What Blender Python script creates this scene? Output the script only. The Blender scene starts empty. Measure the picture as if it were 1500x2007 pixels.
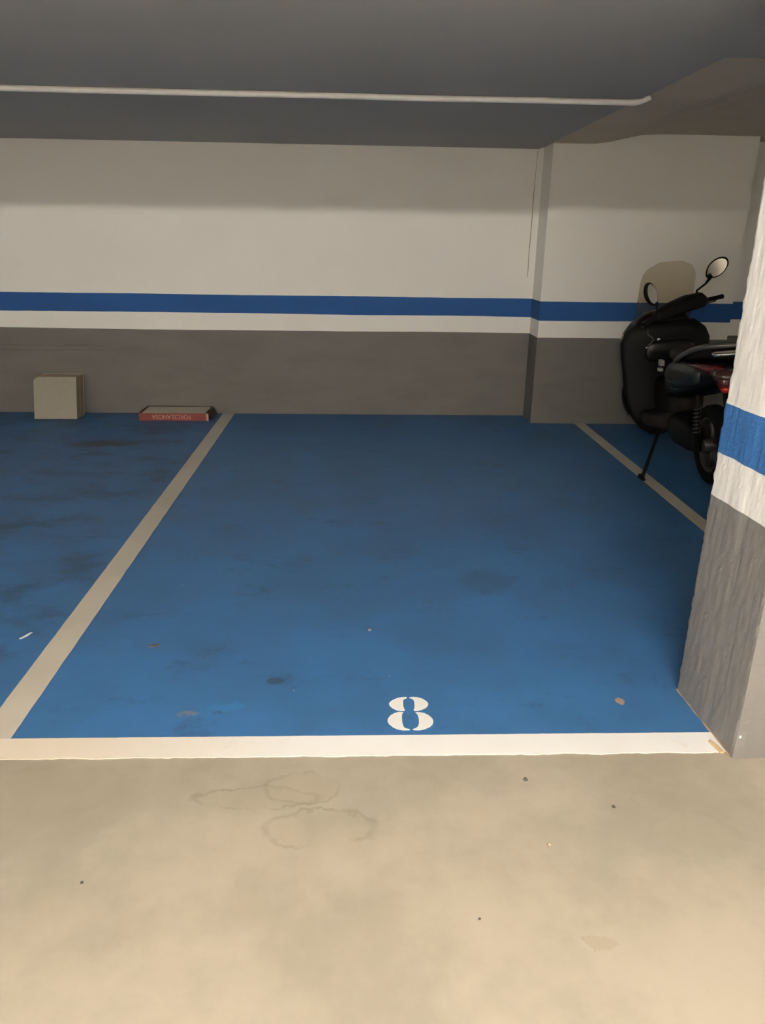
import bpy, bmesh, math, random
from mathutils import Vector, Matrix, noise

C = bpy.context.scene.collection
S = bpy.context.scene
R = math.radians

# ------------------------------------------------------------------ camera
cam_d = bpy.data.cameras.new('camera')
cam = bpy.data.objects.new('camera', cam_d); C.objects.link(cam)
cam_d.sensor_fit = 'HORIZONTAL'; cam_d.sensor_width = 36.0
cam_d.lens = 36.0 * 1478.5 / 1500.0
cam_d.clip_start = 0.02
cam.matrix_world = Matrix(((0.9992695, -0.0021836, -0.0381546, 0.0),
                           (-0.0351566, 0.3389446, -0.9401492, 0.0),
                           (0.0149852, 0.9408038, 0.3386202, 1.62),
                           (0, 0, 0, 1)))
S.camera = cam

# ------------------------------------------------------------------ world, exposure
w = bpy.data.worlds.new('World'); S.world = w; w.use_nodes = True
w.node_tree.nodes['Background'].inputs[0].default_value = (0.9, 0.85, 0.78, 1)
w.node_tree.nodes['Background'].inputs[1].default_value = 0.0
vs = S.view_settings
vs.view_transform = 'Standard'; vs.look = 'None'; vs.gamma = 1.0; vs.use_curve_mapping = False
vs.exposure = 0.17

# lamps of the garage: fluorescent battens under the higher ceiling of the driving lane
LAMP_COL = (1.0, 0.935, 0.855)
LAMPS = [  # x, y, strength
    (0.40, -0.62, 530.0),
    (-5.0, -0.62, 260.0),
]
FILL_LAMPS = [(-2.8, 2.1, 500.0), (0.35, 2.1, 3800.0)]   # x, z, strength: added unseen fill, bounced off the wall across the lane

# ------------------------------------------------------------------ dimensions (metres)
YB, YP, XP, XQ = 7.34, 7.005, 1.6835, 3.455     # back wall, its thicker part, where that starts and ends
ZC = 2.405                                      # ceiling over the bays
ZL = 2.74                                       # ceiling over the lane
Y_EDGE = 1.98                                   # where the lower ceiling begins
ZBT, ZBB, ZG = 1.123, 0.9565, 0.803             # painted bands
Y0, LW = 2.2016, 0.1092                         # front line
XL, LWL = -1.1684, 0.1141
XR, LWR = 2.1064, 0.0975
X0, X1, YBACK = -9.0, 7.5, -1.35

# ------------------------------------------------------------------ node helpers
def new_mat(name):
    m = bpy.data.materials.new(name); m.use_nodes = True
    nt = m.node_tree
    return m, nt, nt.nodes['Principled BSDF']

def N(nt, t, **kw):
    n = nt.nodes.new(t)
    for k, v in kw.items(): setattr(n, k, v)
    return n

def coords(nt, scale=(1, 1, 1)):
    tc = N(nt, 'ShaderNodeTexCoord'); mp = N(nt, 'ShaderNodeMapping')
    mp.inputs['Scale'].default_value = scale
    nt.links.new(tc.outputs['Object'], mp.inputs['Vector'])
    return mp.outputs['Vector']

def tex_noise(nt, vec, scale, detail=3.0, rough=0.55):
    n = N(nt, 'ShaderNodeTexNoise'); n.inputs['Scale'].default_value = scale
    n.inputs['Detail'].default_value = detail; n.inputs['Roughness'].default_value = rough
    nt.links.new(vec, n.inputs['Vector'])
    return n.outputs['Fac']

def mathn(nt, op, a, b=None, clamp=False):
    n = N(nt, 'ShaderNodeMath', operation=op); n.use_clamp = clamp
    for i, v in enumerate((a, b)):
        if v is None: continue
        if isinstance(v, (int, float)): n.inputs[i].default_value = v
        else: nt.links.new(v, n.inputs[i])
    return n.outputs[0]

def ramp(nt, fac, lo, hi, a=0.0, b=1.0):
    n = N(nt, 'ShaderNodeMapRange'); n.interpolation_type = 'SMOOTHSTEP'
    n.inputs['From Min'].default_value = lo; n.inputs['From Max'].default_value = hi
    n.inputs['To Min'].default_value = a; n.inputs['To Max'].default_value = b
    nt.links.new(fac, n.inputs['Value'])
    return n.outputs['Result']

def mix(nt, fac, a, b, blend='MIX'):
    n = N(nt, 'ShaderNodeMix', data_type='RGBA', blend_type=blend)
    if isinstance(fac, (int, float)): n.inputs[0].default_value = fac
    else: nt.links.new(fac, n.inputs[0])
    for i, v in ((6, a), (7, b)):
        if isinstance(v, tuple): n.inputs[i].default_value = (*v, 1) if len(v) == 3 else v
        else: nt.links.new(v, n.inputs[i])
    return n.outputs[2]

def bump(nt, bs, h, strength, dist):
    n = N(nt, 'ShaderNodeBump'); n.inputs['Strength'].default_value = strength
    n.inputs['Distance'].default_value = dist
    nt.links.new(h, n.inputs['Height']); nt.links.new(n.outputs[0], bs.inputs['Normal'])

def paint(name, col, dark, rough=0.7, nscale=3.0, amt=0.35, bscale=60.0, bstr=0.15, bdist=0.004, stretch=(1, 1, 1), wear=None):
    m, nt, bs = new_mat(name)
    v = coords(nt, stretch)
    f = ramp(nt, tex_noise(nt, v, nscale, 5, 0.6), 0.35, 0.75, 0.0, amt)
    c = mix(nt, f, col, dark)
    if wear:
        f2 = ramp(nt, tex_noise(nt, coords(nt, wear[2]), wear[1], 6, 0.7), 0.58, 0.75, 0.0, wear[3])
        c = mix(nt, f2, c, wear[0])
    nt.links.new(c, bs.inputs['Base Color'])
    bs.inputs['Roughness'].default_value = rough
    b = mathn(nt, 'ADD', tex_noise(nt, v, bscale, 4, 0.6), mathn(nt, 'MULTIPLY', tex_noise(nt, coords(nt, (1, 1, 9)), 1.6, 3), 1.6))
    bump(nt, bs, b, bstr, bdist)
    return m

def plain(name, col, rough=0.5, metal=0.0, coat=0.0, spec=None):
    m, nt, bs = new_mat(name)
    v = coords(nt)
    f = ramp(nt, tex_noise(nt, v, 25, 3), 0.3, 0.8, 0.0, 0.25)
    nt.links.new(mix(nt, f, col, tuple(x * 0.7 for x in col)), bs.inputs['Base Color'])
    bs.inputs['Roughness'].default_value = rough; bs.inputs['Metallic'].default_value = metal
    bs.inputs['Coat Weight'].default_value = coat
    if spec is not None: bs.inputs['Specular IOR Level'].default_value = spec
    return m

# ------------------------------------------------------------------ materials
M = {}
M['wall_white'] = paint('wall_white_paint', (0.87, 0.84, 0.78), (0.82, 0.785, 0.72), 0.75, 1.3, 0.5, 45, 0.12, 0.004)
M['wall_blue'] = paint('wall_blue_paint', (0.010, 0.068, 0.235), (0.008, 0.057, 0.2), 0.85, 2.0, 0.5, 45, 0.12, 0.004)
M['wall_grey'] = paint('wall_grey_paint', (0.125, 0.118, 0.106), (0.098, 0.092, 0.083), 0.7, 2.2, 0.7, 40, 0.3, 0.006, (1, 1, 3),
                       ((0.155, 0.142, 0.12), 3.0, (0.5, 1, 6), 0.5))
M['ceiling_grey'] = paint('ceiling_grey_paint', (0.36, 0.36, 0.355), (0.32, 0.32, 0.315), 0.85, 1.0, 0.5, 90, 0.1, 0.003)
M['ceiling_beige'] = paint('ceiling_beige_plaster', (0.56, 0.49, 0.385), (0.47, 0.41, 0.32), 0.9, 1.5, 0.6, 60, 0.2, 0.005)
M['lane_ceiling'] = paint('lane_ceiling_paint', (0.84, 0.83, 0.81), (0.8, 0.79, 0.77), 0.85)
M['pipe_white'] = plain('pipe_white', (0.93, 0.905, 0.865), 0.4)
def line_white():
    m, nt, bs = new_mat('line_white_paint')
    v = coords(nt); sep = N(nt, 'ShaderNodeSeparateXYZ'); nt.links.new(v, sep.inputs[0])
    base = mix(nt, ramp(nt, tex_noise(nt, v, 2.4, 5, 0.6), 0.4, 0.75, 0, 0.3), (0.84, 0.83, 0.80), (0.74, 0.71, 0.65))
    base = mix(nt, ramp(nt, tex_noise(nt, v, 9.0, 6, 0.7), 0.58, 0.75, 0, 0.25), base, (0.58, 0.52, 0.43))
    # dimmer, warmer light toward the left, mixed into the paint colour
    left_dim = mathn(nt, 'ADD', sep.outputs['X'], mathn(nt, 'MULTIPLY', tex_noise(nt, v, 3, 4), 0.5))
    base = mix(nt, ramp(nt, left_dim, -0.75, 0.2, 0.85, 0.0), base, (0.68, 0.58, 0.45))
    nt.links.new(base, bs.inputs['Base Color']); bs.inputs['Roughness'].default_value = 0.55
    bump(nt, bs, tex_noise(nt, v, 70, 4), 0.1, 0.002)
    return m
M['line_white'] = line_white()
M['line_beige'] = paint('line_worn_paint', (0.52, 0.475, 0.40), (0.43, 0.39, 0.32), 0.6, 2.4, 0.7, 70, 0.1, 0.002, (1, 1, 1),
                        ((0.40, 0.36, 0.29), 6.0, (1, 1, 1), 0.4))
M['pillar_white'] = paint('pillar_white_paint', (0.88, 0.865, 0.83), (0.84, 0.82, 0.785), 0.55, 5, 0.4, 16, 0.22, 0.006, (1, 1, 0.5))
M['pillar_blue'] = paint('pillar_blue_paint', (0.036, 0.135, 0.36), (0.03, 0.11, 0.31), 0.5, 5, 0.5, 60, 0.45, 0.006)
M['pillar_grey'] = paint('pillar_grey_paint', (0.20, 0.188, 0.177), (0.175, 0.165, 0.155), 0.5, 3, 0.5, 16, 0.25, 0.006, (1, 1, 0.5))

def floor_concrete():
    m, nt, bs = new_mat('lane_concrete')
    v = coords(nt)
    base = mix(nt, ramp(nt, tex_noise(nt, v, 1.3, 6, 0.62), 0.36, 0.64), (0.37, 0.322, 0.252), (0.275, 0.242, 0.188))
    base = mix(nt, ramp(nt, tex_noise(nt, v, 5.5, 5, 0.65), 0.5, 0.8, 0, 0.35), base, (0.30, 0.26, 0.19))
    base = mix(nt, ramp(nt, tex_noise(nt, v, 60, 3, 0.6), 0.62, 0.8, 0, 0.25), base, (0.26, 0.22, 0.16))
    # tide marks left by puddles that have dried: thin wavy outlines
    sep = N(nt, 'ShaderNodeSeparateXYZ'); nt.links.new(v, sep.inputs[0])
    wob1 = mathn(nt, 'SUBTRACT', tex_noise(nt, v, 9, 4, 0.6), 0.5)
    wob2 = mathn(nt, 'SUBTRACT', tex_noise(nt, v, 13.7, 4, 0.6), 0.5)
    px = mathn(nt, 'ADD', sep.outputs['X'], mathn(nt, 'MULTIPLY', wob1, 0.085))
    py = mathn(nt, 'ADD', sep.outputs['Y'], mathn(nt, 'MULTIPLY', wob2, 0.085))
    def ell(cx, cy, rx, ry):
        a = mathn(nt, 'DIVIDE', mathn(nt, 'SUBTRACT', px, cx), rx)
        b = mathn(nt, 'DIVIDE', mathn(nt, 'SUBTRACT', py, cy), ry)
        return mathn(nt, 'SQRT', mathn(nt, 'ADD', mathn(nt, 'MULTIPLY', a, a), mathn(nt, 'MULTIPLY', b, b)))
    patch = tex_noise(nt, v, 5, 2)
    for cx, cy, rx, ry, fill, edge in ((-0.30, 1.895, 0.19, 0.05, 0.36, 0.55), (-0.16, 1.94, 0.11, 0.075, 0.46, 0.4), (-0.095, 1.765, 0.165, 0.075, 0.15, 0.5),
                                       (0.614, 1.37, 0.04, 0.02, 0.75, 0.3), (0.90, 1.87, 0.035, 0.03, 0.4, 0.2), (0.30, 1.93, 0.04, 0.04, 0.3, 0.2), (1.0, 1.72, 0.13, 0.09, 0.18, 0.15), (-0.95, 1.95, 0.25, 0.1, 0.25, 0.1)):
        d = ell(cx, cy, rx, ry)
        inside = ramp(nt, d, 0.8, 1.1, fill, 0.0)
        base = mix(nt, inside, base, (0.31, 0.265, 0.195))
        ring = mathn(nt, 'MULTIPLY', ramp(nt, mathn(nt, 'ABSOLUTE', mathn(nt, 'SUBTRACT', d, 1.0)), 0.0, 0.13, edge, 0.0), ramp(nt, patch, 0.36, 0.58))
        base = mix(nt, ring, base, (0.19, 0.16, 0.11))
    nt.links.new(base, bs.inputs['Base Color'])
    bs.inputs['Roughness'].default_value = 0.62
    bump(nt, bs, tex_noise(nt, v, 70, 4), 0.1, 0.002)
    return m
M['concrete'] = floor_concrete()

def floor_blue():
    m, nt, bs = new_mat('bay_blue_paint')
    v = coords(nt)
    base = mix(nt, ramp(nt, tex_noise(nt, v, 2.0, 6, 0.65), 0.3, 0.7), (0.034, 0.130, 0.31), (0.031, 0.103, 0.232))
    # rubber and dirt dragged about by tyres, worst near the wall of the left bay
    dirt = tex_noise(nt, coords(nt, (1.0, 1.4, 1)), 2.6, 8, 0.72)
    sep = N(nt, 'ShaderNodeSeparateXYZ'); nt.links.new(v, sep.inputs[0])
    leftb = ramp(nt, sep.outputs['X'], -1.5, -1.1, 0.09, 0.0)
    base = mix(nt, ramp(nt, mathn(nt, 'ADD', dirt, leftb), 0.54, 0.72, 0, 0.6), base, (0.018, 0.036, 0.062))
    fine = tex_noise(nt, coords(nt, (1, 2.2, 1)), 9, 6, 0.7)
    base = mix(nt, ramp(nt, fine, 0.62, 0.78, 0, 0.55), base, (0.016, 0.032, 0.05))
    base = mix(nt, ramp(nt, tex_noise(nt, v, 4.1, 5, 0.7), 0.60, 0.74, 0, 0.22), base, (0.08, 0.11, 0.13))
    def spot(b, cx, cy, rx, ry, col, amt, wob=0.05, sc=30):
        wv = mathn(nt, 'MULTIPLY', mathn(nt, 'SUBTRACT', tex_noise(nt, v, sc, 4), 0.5), wob)
        a = mathn(nt, 'DIVIDE', mathn(nt, 'ADD', mathn(nt, 'SUBTRACT', sep.outputs['X'], cx), wv), rx)
        c = mathn(nt, 'DIVIDE', mathn(nt, 'ADD', mathn(nt, 'SUBTRACT', sep.outputs['Y'], cy), wv), ry)
        d = mathn(nt, 'SQRT', mathn(nt, 'ADD', mathn(nt, 'MULTIPLY', a, a), mathn(nt, 'MULTIPLY', c, c)))
        return mix(nt, ramp(nt, d, 0.6, 1.1, amt, 0.0), b, col)
    base = spot(base, 1.003, 2.397, 0.018, 0.025, (0.42, 0.26, 0.17), 0.8, 0.03, 60)     # rust spot
    base = spot(base, -0.303, 2.552, 0.04, 0.028, (0.015, 0.04, 0.07), 0.75, 0.03)       # oil drop
    base = spot(base, -0.60, 2.338, 0.045, 0.018, (0.22, 0.19, 0.17), 0.5, 0.07, 22)               # scuffs
    base = spot(base, -0.47, 2.375, 0.07, 0.03, (0.03, 0.20, 0.44), 0.4, 0.09, 18)
    base = spot(base, -0.49, 2.345, 0.02, 0.012, (0.02, 0.05, 0.09), 0.6)
    base = spot(base, -2.05, 6.15, 0.28, 0.12, (0.035, 0.04, 0.045), 0.85, 0.25, 8)
    base = spot(base, 0.69, 3.459, 0.17, 0.14, (0.02, 0.04, 0.06), 0.3, 0.4, 7)
    base = spot(base, 0.072, 2.958, 0.009, 0.014, (0.5, 0.4, 0.36), 0.8, 0.01)
    specks = N(nt, 'ShaderNodeTexVoronoi'); specks.inputs['Scale'].default_value = 6.0
    nt.links.new(v, specks.inputs['Vector'])
    base = mix(nt, ramp(nt, specks.outputs['Distance'], 0.018, 0.03, 0.6, 0.0), base, (0.35, 0.42, 0.48))
    nt.links.new(base, bs.inputs['Base Color'])
    bs.inputs['Roughness'].default_value = 0.5
    bump(nt, bs, tex_noise(nt, v, 130, 4), 0.2, 0.002)
    return m
M['floor_blue'] = floor_blue()

M['joint'] = plain('joint_mortar', (0.30, 0.21, 0.14), 0.9)
M['crack'] = plain('crack_dark', (0.16, 0.14, 0.12), 0.9)
M['gloss_black'] = plain('gloss_black_paint', (0.004, 0.004, 0.004), 0.3, 0, 0.0, 0.3)
M['black_plastic'] = plain('black_plastic', (0.004, 0.004, 0.0038), 0.6, 0, 0, 0.15)
M['rubber'] = plain('tyre_rubber', (0.006, 0.006, 0.006), 0.9, 0, 0, 0.1)
M['green_grey'] = plain('green_grey_paint', (0.022, 0.026, 0.025), 0.35, 0.2, 0.1, 0.3)
M['brown_plastic'] = plain('brown_grey_plastic', (0.012, 0.0105, 0.009), 0.7, 0, 0, 0.15)
M['seat'] = plain('seat_vinyl', (0.009, 0.009, 0.0075), 0.6, 0, 0, 0.2)
M['rail'] = plain('rail_grey_metal', (0.13, 0.13, 0.115), 0.4, 0.5)
M['chrome'] = plain('chrome', (0.7, 0.7, 0.68), 0.15, 1.0)
M['alloy'] = plain('alloy_dull', (0.07, 0.066, 0.06), 0.5, 0.6)
M['mirror'] = plain('mirror_glass', (0.78, 0.78, 0.74), 0.12, 1.0)
M['red_lens'] = plain('red_lens', (0.10, 0.008, 0.010), 0.2, 0, 0.4)
M['red_bulb'] = plain('red_reflector', (0.55, 0.02, 0.015), 0.12, 0, 1.0)
M['smoked_lens'] = plain('smoked_lens', (0.055, 0.022, 0.02), 0.2, 0, 0.5)
M['sticker'] = plain('silver_sticker', (0.36, 0.36, 0.34), 0.4, 0.3)
M['script'] = plain('script_grey', (0.10, 0.105, 0.10), 0.35, 0.5)
M['amber'] = plain('indicator_lens', (0.45, 0.30, 0.14), 0.2)
M['tile_face'] = plain('tile_beige_face', (0.25, 0.222, 0.17), 0.5)
M['tile_edge'] = plain('tile_brown_edge', (0.17, 0.135, 0.095), 0.85)
M['tile_pale'] = plain('tile_pale', (0.60, 0.55, 0.45), 0.5)
M['card_red'] = plain('carton_red_print', (0.17, 0.035, 0.025), 0.75)
M['card_dark'] = plain('carton_dark', (0.035, 0.022, 0.018), 0.8)
M['card_pale'] = plain('carton_letters', (0.42, 0.24, 0.19), 0.7)
M['wood'] = plain('split_wood', (0.55, 0.40, 0.22), 0.8)
M['dark_wood'] = plain('dark_wood', (0.09, 0.06, 0.04), 0.8)
M['paper'] = plain('paper', (0.75, 0.75, 0.76), 0.7)
M['grit'] = plain('grit_dark', (0.06, 0.05, 0.04), 0.9)
M['grit_pale'] = plain('grit_pale', (0.45, 0.34, 0.24), 0.9)
M['lamp_body'] = plain('lamp_body_white', (0.7, 0.7, 0.68), 0.5)

def glass_screen():
    m, nt, bs = new_mat('clear_windscreen')
    out = nt.nodes['Material Output']
    tr = N(nt, 'ShaderNodeBsdfTransparent'); tr.inputs[0].default_value = (0.93, 0.90, 0.82, 1)
    gl = N(nt, 'ShaderNodeBsdfGlossy'); gl.inputs[0].default_value = (0.8, 0.8, 0.78, 1); gl.inputs['Roughness'].default_value = 0.12
    df = N(nt, 'ShaderNodeBsdfDiffuse'); df.inputs[0].default_value = (0.42, 0.38, 0.30, 1)
    m1 = N(nt, 'ShaderNodeMixShader'); m1.inputs[0].default_value = 0.10
    nt.links.new(tr.outputs[0], m1.inputs[1]); nt.links.new(df.outputs[0], m1.inputs[2])
    m2 = N(nt, 'ShaderNodeMixShader'); m2.inputs[0].default_value = 0.05
    nt.links.new(m1.outputs[0], m2.inputs[1]); nt.links.new(gl.outputs[0], m2.inputs[2])
    nt.links.new(m2.outputs[0], out.inputs['Surface'])
    return m
M['screen'] = glass_screen()

def emit_mat(strength):
    m, nt, bs = new_mat('lamp_tube_light')
    bs.inputs['Base Color'].default_value = (0.8, 0.8, 0.8, 1)
    bs.inputs['Emission Color'].default_value = (*LAMP_COL, 1)
    bs.inputs['Emission Strength'].default_value = strength
    return m

# ------------------------------------------------------------------ object helpers
def obj(name, bm, mat, parent=None, smooth=False, bevel=0.0, angle=40):
    me = bpy.data.meshes.new(name)
    bmesh.ops.recalc_face_normals(bm, faces=bm.faces[:])
    bm.to_mesh(me); bm.free()
    o = bpy.data.objects.new(name, me); C.objects.link(o)
    if mat is not None: me.materials.append(M[mat] if isinstance(mat, str) else mat)
    if parent is not None: o.parent = parent
    if smooth:
        for p in me.polygons: p.use_smooth = True
    if bevel:
        b = o.modifiers.new('bevel', 'BEVEL'); b.width = bevel; b.segments = 2; b.limit_method = 'ANGLE'; b.angle_limit = R(angle)
    return o

def struct(o): o['kind'] = 'structure'; return o

def tag(o, label, cat, group=None):
    o['label'] = label; o['category'] = cat
    if group: o['group'] = group
    return o

def empty(name, loc, rot=(0, 0, 0)):
    o = bpy.data.objects.new(name, None); C.objects.link(o)
    o.location = loc; o.rotation_euler = rot; o.empty_display_size = 0.1
    return o

def box(bm, x0, x1, y0, y1, z0, z1, mtx=None):
    vs = [bm.verts.new((x, y, z)) for z in (z0, z1) for y in (y0, y1) for x in (x0, x1)]
    for f in ((0, 1, 3, 2), (4, 6, 7, 5), (0, 4, 5, 1), (2, 3, 7, 6), (0, 2, 6, 4), (1, 5, 7, 3)):
        bm.faces.new([vs[i] for i in f])
    if mtx is not None: bmesh.ops.transform(bm, matrix=mtx, verts=vs)
    return vs

def prism(bm, pts, z0, z1):
    a = [bm.verts.new((x, y, z0)) for x, y in pts]; b = [bm.verts.new((x, y, z1)) for x, y in pts]
    bm.faces.new(a[::-1]); bm.faces.new(b)
    n = len(pts)
    for i in range(n): bm.faces.new((a[i], a[(i + 1) % n], b[(i + 1) % n], b[i]))

def loft(bm, rings, cap=True):
    vr = [[bm.verts.new(p) for p in r] for r in rings]
    n = len(rings[0])
    for a, b in zip(vr, vr[1:]):
        for i in range(n): bm.faces.new((a[i], a[(i + 1) % n], b[(i + 1) % n], b[i]))
    if cap:
        bm.faces.new(vr[0][::-1]); bm.faces.new(vr[-1])
    return vr

def sup(t, e):
    c, s = math.cos(t), math.sin(t)
    return math.copysign(abs(c) ** (2 / e), c), math.copysign(abs(s) ** (2 / e), s)

def ring_xz(cx, y, cz, hw, hh, e=3, n=20, dy=0.0):        # section across the length
    out = []
    for i in range(n):
        a, b = sup(2 * math.pi * i / n, e)
        out.append(Vector((cx + hw * a, y + dy * b, cz + hh * b)))
    return out

def ring_xy(cx, cy, z, hw, hd, e=3, n=20):
    out = []
    for i in range(n):
        a, b = sup(2 * math.pi * i / n, e)
        out.append(Vector((cx + hw * a, cy + hd * b, z)))
    return out

def tube(bm, pts, rads, n=10, cap=True):
    pts = [Vector(p) for p in pts]
    if isinstance(rads, (int, float)): rads = [rads] * len(pts)
    rings = []; up = Vector((0, 0, 1))
    for i, p in enumerate(pts):
        d = (pts[min(i + 1, len(pts) - 1)] - pts[max(i - 1, 0)]).normalized()
        if i == 0:
            up = Vector((0, 0, 1)) if abs(d.z) < 0.9 else Vector((1, 0, 0))
        a = d.cross(up).normalized(); b = a.cross(d).normalized(); up = b
        rings.append([p + (a * math.cos(2 * math.pi * k / n) + b * math.sin(2 * math.pi * k / n)) * rads[i] for k in range(n)])
    loft(bm, rings, cap)

def lathe(bm, prof, axis_o, axis_d, n=28, closed=False):
    axis_d = Vector(axis_d).normalized(); axis_o = Vector(axis_o)
    a = axis_d.orthogonal().normalized(); b = axis_d.cross(a)
    rings = [[axis_o + axis_d * h + (a * math.cos(2 * math.pi * k / n) + b * math.sin(2 * math.pi * k / n)) * r for k in range(n)] for r, h in prof]
    if closed: rings.append(rings[0])
    loft(bm, rings, cap=not closed)
    if closed: bmesh.ops.remove_doubles(bm, verts=bm.verts[:], dist=1e-6)

def catmull(pts, sub=6):
    P = [Vector(p) for p in pts]; P = [P[0] * 2 - P[1]] + P + [P[-1] * 2 - P[-2]]
    out = []
    for i in range(1, len(P) - 2):
        for k in range(sub):
            t = k / sub; p0, p1, p2, p3 = P[i - 1], P[i], P[i + 1], P[i + 2]
            out.append(0.5 * (2 * p1 + (p2 - p0) * t + (2 * p0 - 5 * p1 + 4 * p2 - p3) * t * t + (3 * p1 - p0 - 3 * p2 + p3) * t ** 3))
    out.append(P[-2]); return out

# ================================================================== STRUCTURE
# floor slab of the lane, with the painted bays and lines on it
bm = bmesh.new(); box(bm, X0, X1, YBACK, YB + 0.3, -0.2, 0.0)
floor = struct(obj('floor', bm, 'concrete'))

def strip(name, mat, parent, p0, p1, width, z1, rough0=0.0, rough1=0.0, seed=0, label=None, n=140):
    """a painted strip from p0 to p1, width to the left of the direction, with slightly wavy edges"""
    p0, p1 = Vector((*p0, 0)), Vector((*p1, 0)); d = (p1 - p0); L = d.length; d.normalize(); q = Vector((-d.y, d.x, 0))
    bm = bmesh.new(); rings = []
    for i in range(n + 1):
        s = L * i / n
        e0 = rough0 * (noise.noise((s * 9, seed, 0)) + 0.6 * noise.noise((s * 40, seed, 5)))
        e1 = rough1 * (noise.noise((s * 9, seed, 9)) + 0.6 * noise.noise((s * 40, seed, 15)))
        a = p0 + d * s + q * e0; b = p0 + d * s + q * (width + e1)
        rings.append([Vector((a.x, a.y, 0.0)), Vector((a.x, a.y, z1)), Vector((b.x, b.y, z1)), Vector((b.x, b.y, 0.0))])
    loft(bm, rings)
    o = obj(name, bm, mat, parent)
    if label: o['label'] = label
    return o

bm = bmesh.new(); box(bm, X0, X1, Y0 - 0.03, YB, 0.0, 0.0012)
o = obj('blue_bay_paint', bm, 'floor_blue', floor); o['label'] = 'blue floor paint of the parking bays'
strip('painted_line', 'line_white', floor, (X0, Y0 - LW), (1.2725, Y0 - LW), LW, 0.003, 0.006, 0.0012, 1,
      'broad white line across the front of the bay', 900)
strip('painted_line', 'line_beige', floor, (XL, Y0), (XL, YB), LWL, 0.0026, 0.002, 0.002, 2, 'worn pale line along the left side of the bay', 300)
strip('painted_line', 'line_beige', floor, (XR + LWR, Y0), (XR + LWR, YP), LWR, 0.0026, 0.002, 0.002, 3, 'worn pale line along the right side of the bay', 300)

EIGHT = [
 [(0.2006, 2.434), (0.183, 2.4332), (0.1629, 2.4261), (0.1453, 2.4126), (0.135, 2.3996), (0.1326, 2.39), (0.1353, 2.3757), (0.1457, 2.3613), (0.1589, 2.3508), (0.1723, 2.3455), (0.186, 2.3453), (0.1896, 2.3499), (0.1864, 2.3608), (0.1847, 2.3774), (0.1853, 2.4014), (0.1876, 2.415), (0.1937, 2.4232), (0.2001, 2.4256)],
 [(0.2112, 2.4314), (0.2227, 2.4342), (0.2395, 2.4325), (0.2585, 2.4224), (0.2725, 2.4061), (0.2787, 2.3905), (0.277, 2.3786), (0.2673, 2.363), (0.2525, 2.3519), (0.2354, 2.3447), (0.2231, 2.3458), (0.2213, 2.3509), (0.2252, 2.3626), (0.2268, 2.3768), (0.2276, 2.4057), (0.2243, 2.4179), (0.2164, 2.4254), (0.2109, 2.4274)],
 [(0.1828, 2.3375), (0.1665, 2.3391), (0.1497, 2.331), (0.1341, 2.3174), (0.1243, 2.2971), (0.1225, 2.2815), (0.1278, 2.2659), (0.1402, 2.2482), (0.1555, 2.2362), (0.1736, 2.23), (0.1973, 2.23), (0.1997, 2.2343), (0.1848, 2.2402), (0.178, 2.2498), (0.175, 2.2763), (0.1756, 2.3077), (0.1782, 2.3283), (0.1812, 2.3342)],
 [(0.2266, 2.3369), (0.2403, 2.3367), (0.2588, 2.3295), (0.2739, 2.3155), (0.2844, 2.2972), (0.2872, 2.2792), (0.2822, 2.2615), (0.2701, 2.2463), (0.2532, 2.2357), (0.2342, 2.2295), (0.2132, 2.2302), (0.2095, 2.2346), (0.2219, 2.2414), (0.2308, 2.2534), (0.2349, 2.271), (0.2358, 2.2978), (0.234, 2.3206), (0.2289, 2.3322)]]
num = None
for k, pts in enumerate(EIGHT):
    cl = [Vector((x, y, 0)) for x, y in pts]
    bm = bmesh.new(); prism(bm, [(p.x, p.y) for p in cl], 0.0, 0.003)
    if num is None:
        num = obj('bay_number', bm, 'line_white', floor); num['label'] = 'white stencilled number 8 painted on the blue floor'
    else:
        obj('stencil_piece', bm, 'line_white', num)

# back wall: a plan outline pushed up, then the painted bands on its face
def wall_profile(off):
    return [(X0, YB - off), (XP - off, YB - off), (XP - off, YP - off), (XQ + off, YP - off), (XQ + off, YB - off), (X1, YB - off)]
def extrude_profile(off, z0, z1):
    bm = bmesh.new(); pts = wall_profile(off) + [(X1, YB + 0.3), (X0, YB + 0.3)]
    prism(bm, pts, z0, z1); return bm
wall = struct(obj('wall_back', extrude_profile(0, -0.2, 3.05), 'wall_white'))
def band(name, mat, z0, z1, off, label, seed):
    """a coat of paint on the wall: follows the wall's plan, its long edges waver by a few millimetres"""
    pr = wall_profile(off); bm = bmesh.new(); rings = []; s = 0
    pts = []
    for (a, b) in zip(pr, pr[1:]):
        L = math.hypot(b[0] - a[0], b[1] - a[1]); n = max(2, int(L / 0.08))
        for i in range(n): pts.append((a[0] + (b[0] - a[0]) * i / n, a[1] + (b[1] - a[1]) * i / n))
    pts.append(pr[-1])
    base = wall_profile(-0.01)
    prev = None
    for x, y in pts:
        w0 = 0.0 if z0 <= 0 else 0.006 * noise.noise((x * 0.8, y, seed)) + 0.0015 * noise.noise((x * 9, y, seed))
        w1 = 0.006 * noise.noise((x * 0.8, y, seed + 7)) + 0.0015 * noise.noise((x * 9, y, seed + 7))
        a = bm.verts.new((x, y, z0 + w0)); b = bm.verts.new((x, y, z1 + w1))
        if prev: bm.faces.new((prev[0], a, b, prev[1]))
        prev = (a, b)
    o = obj(name, bm, mat, wall); o['label'] = label
    return o
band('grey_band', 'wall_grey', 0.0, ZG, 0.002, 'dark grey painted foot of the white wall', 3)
band('blue_stripe', 'wall_blue', ZBB, ZBT, 0.002, 'blue stripe painted along the white wall', 11)
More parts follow.
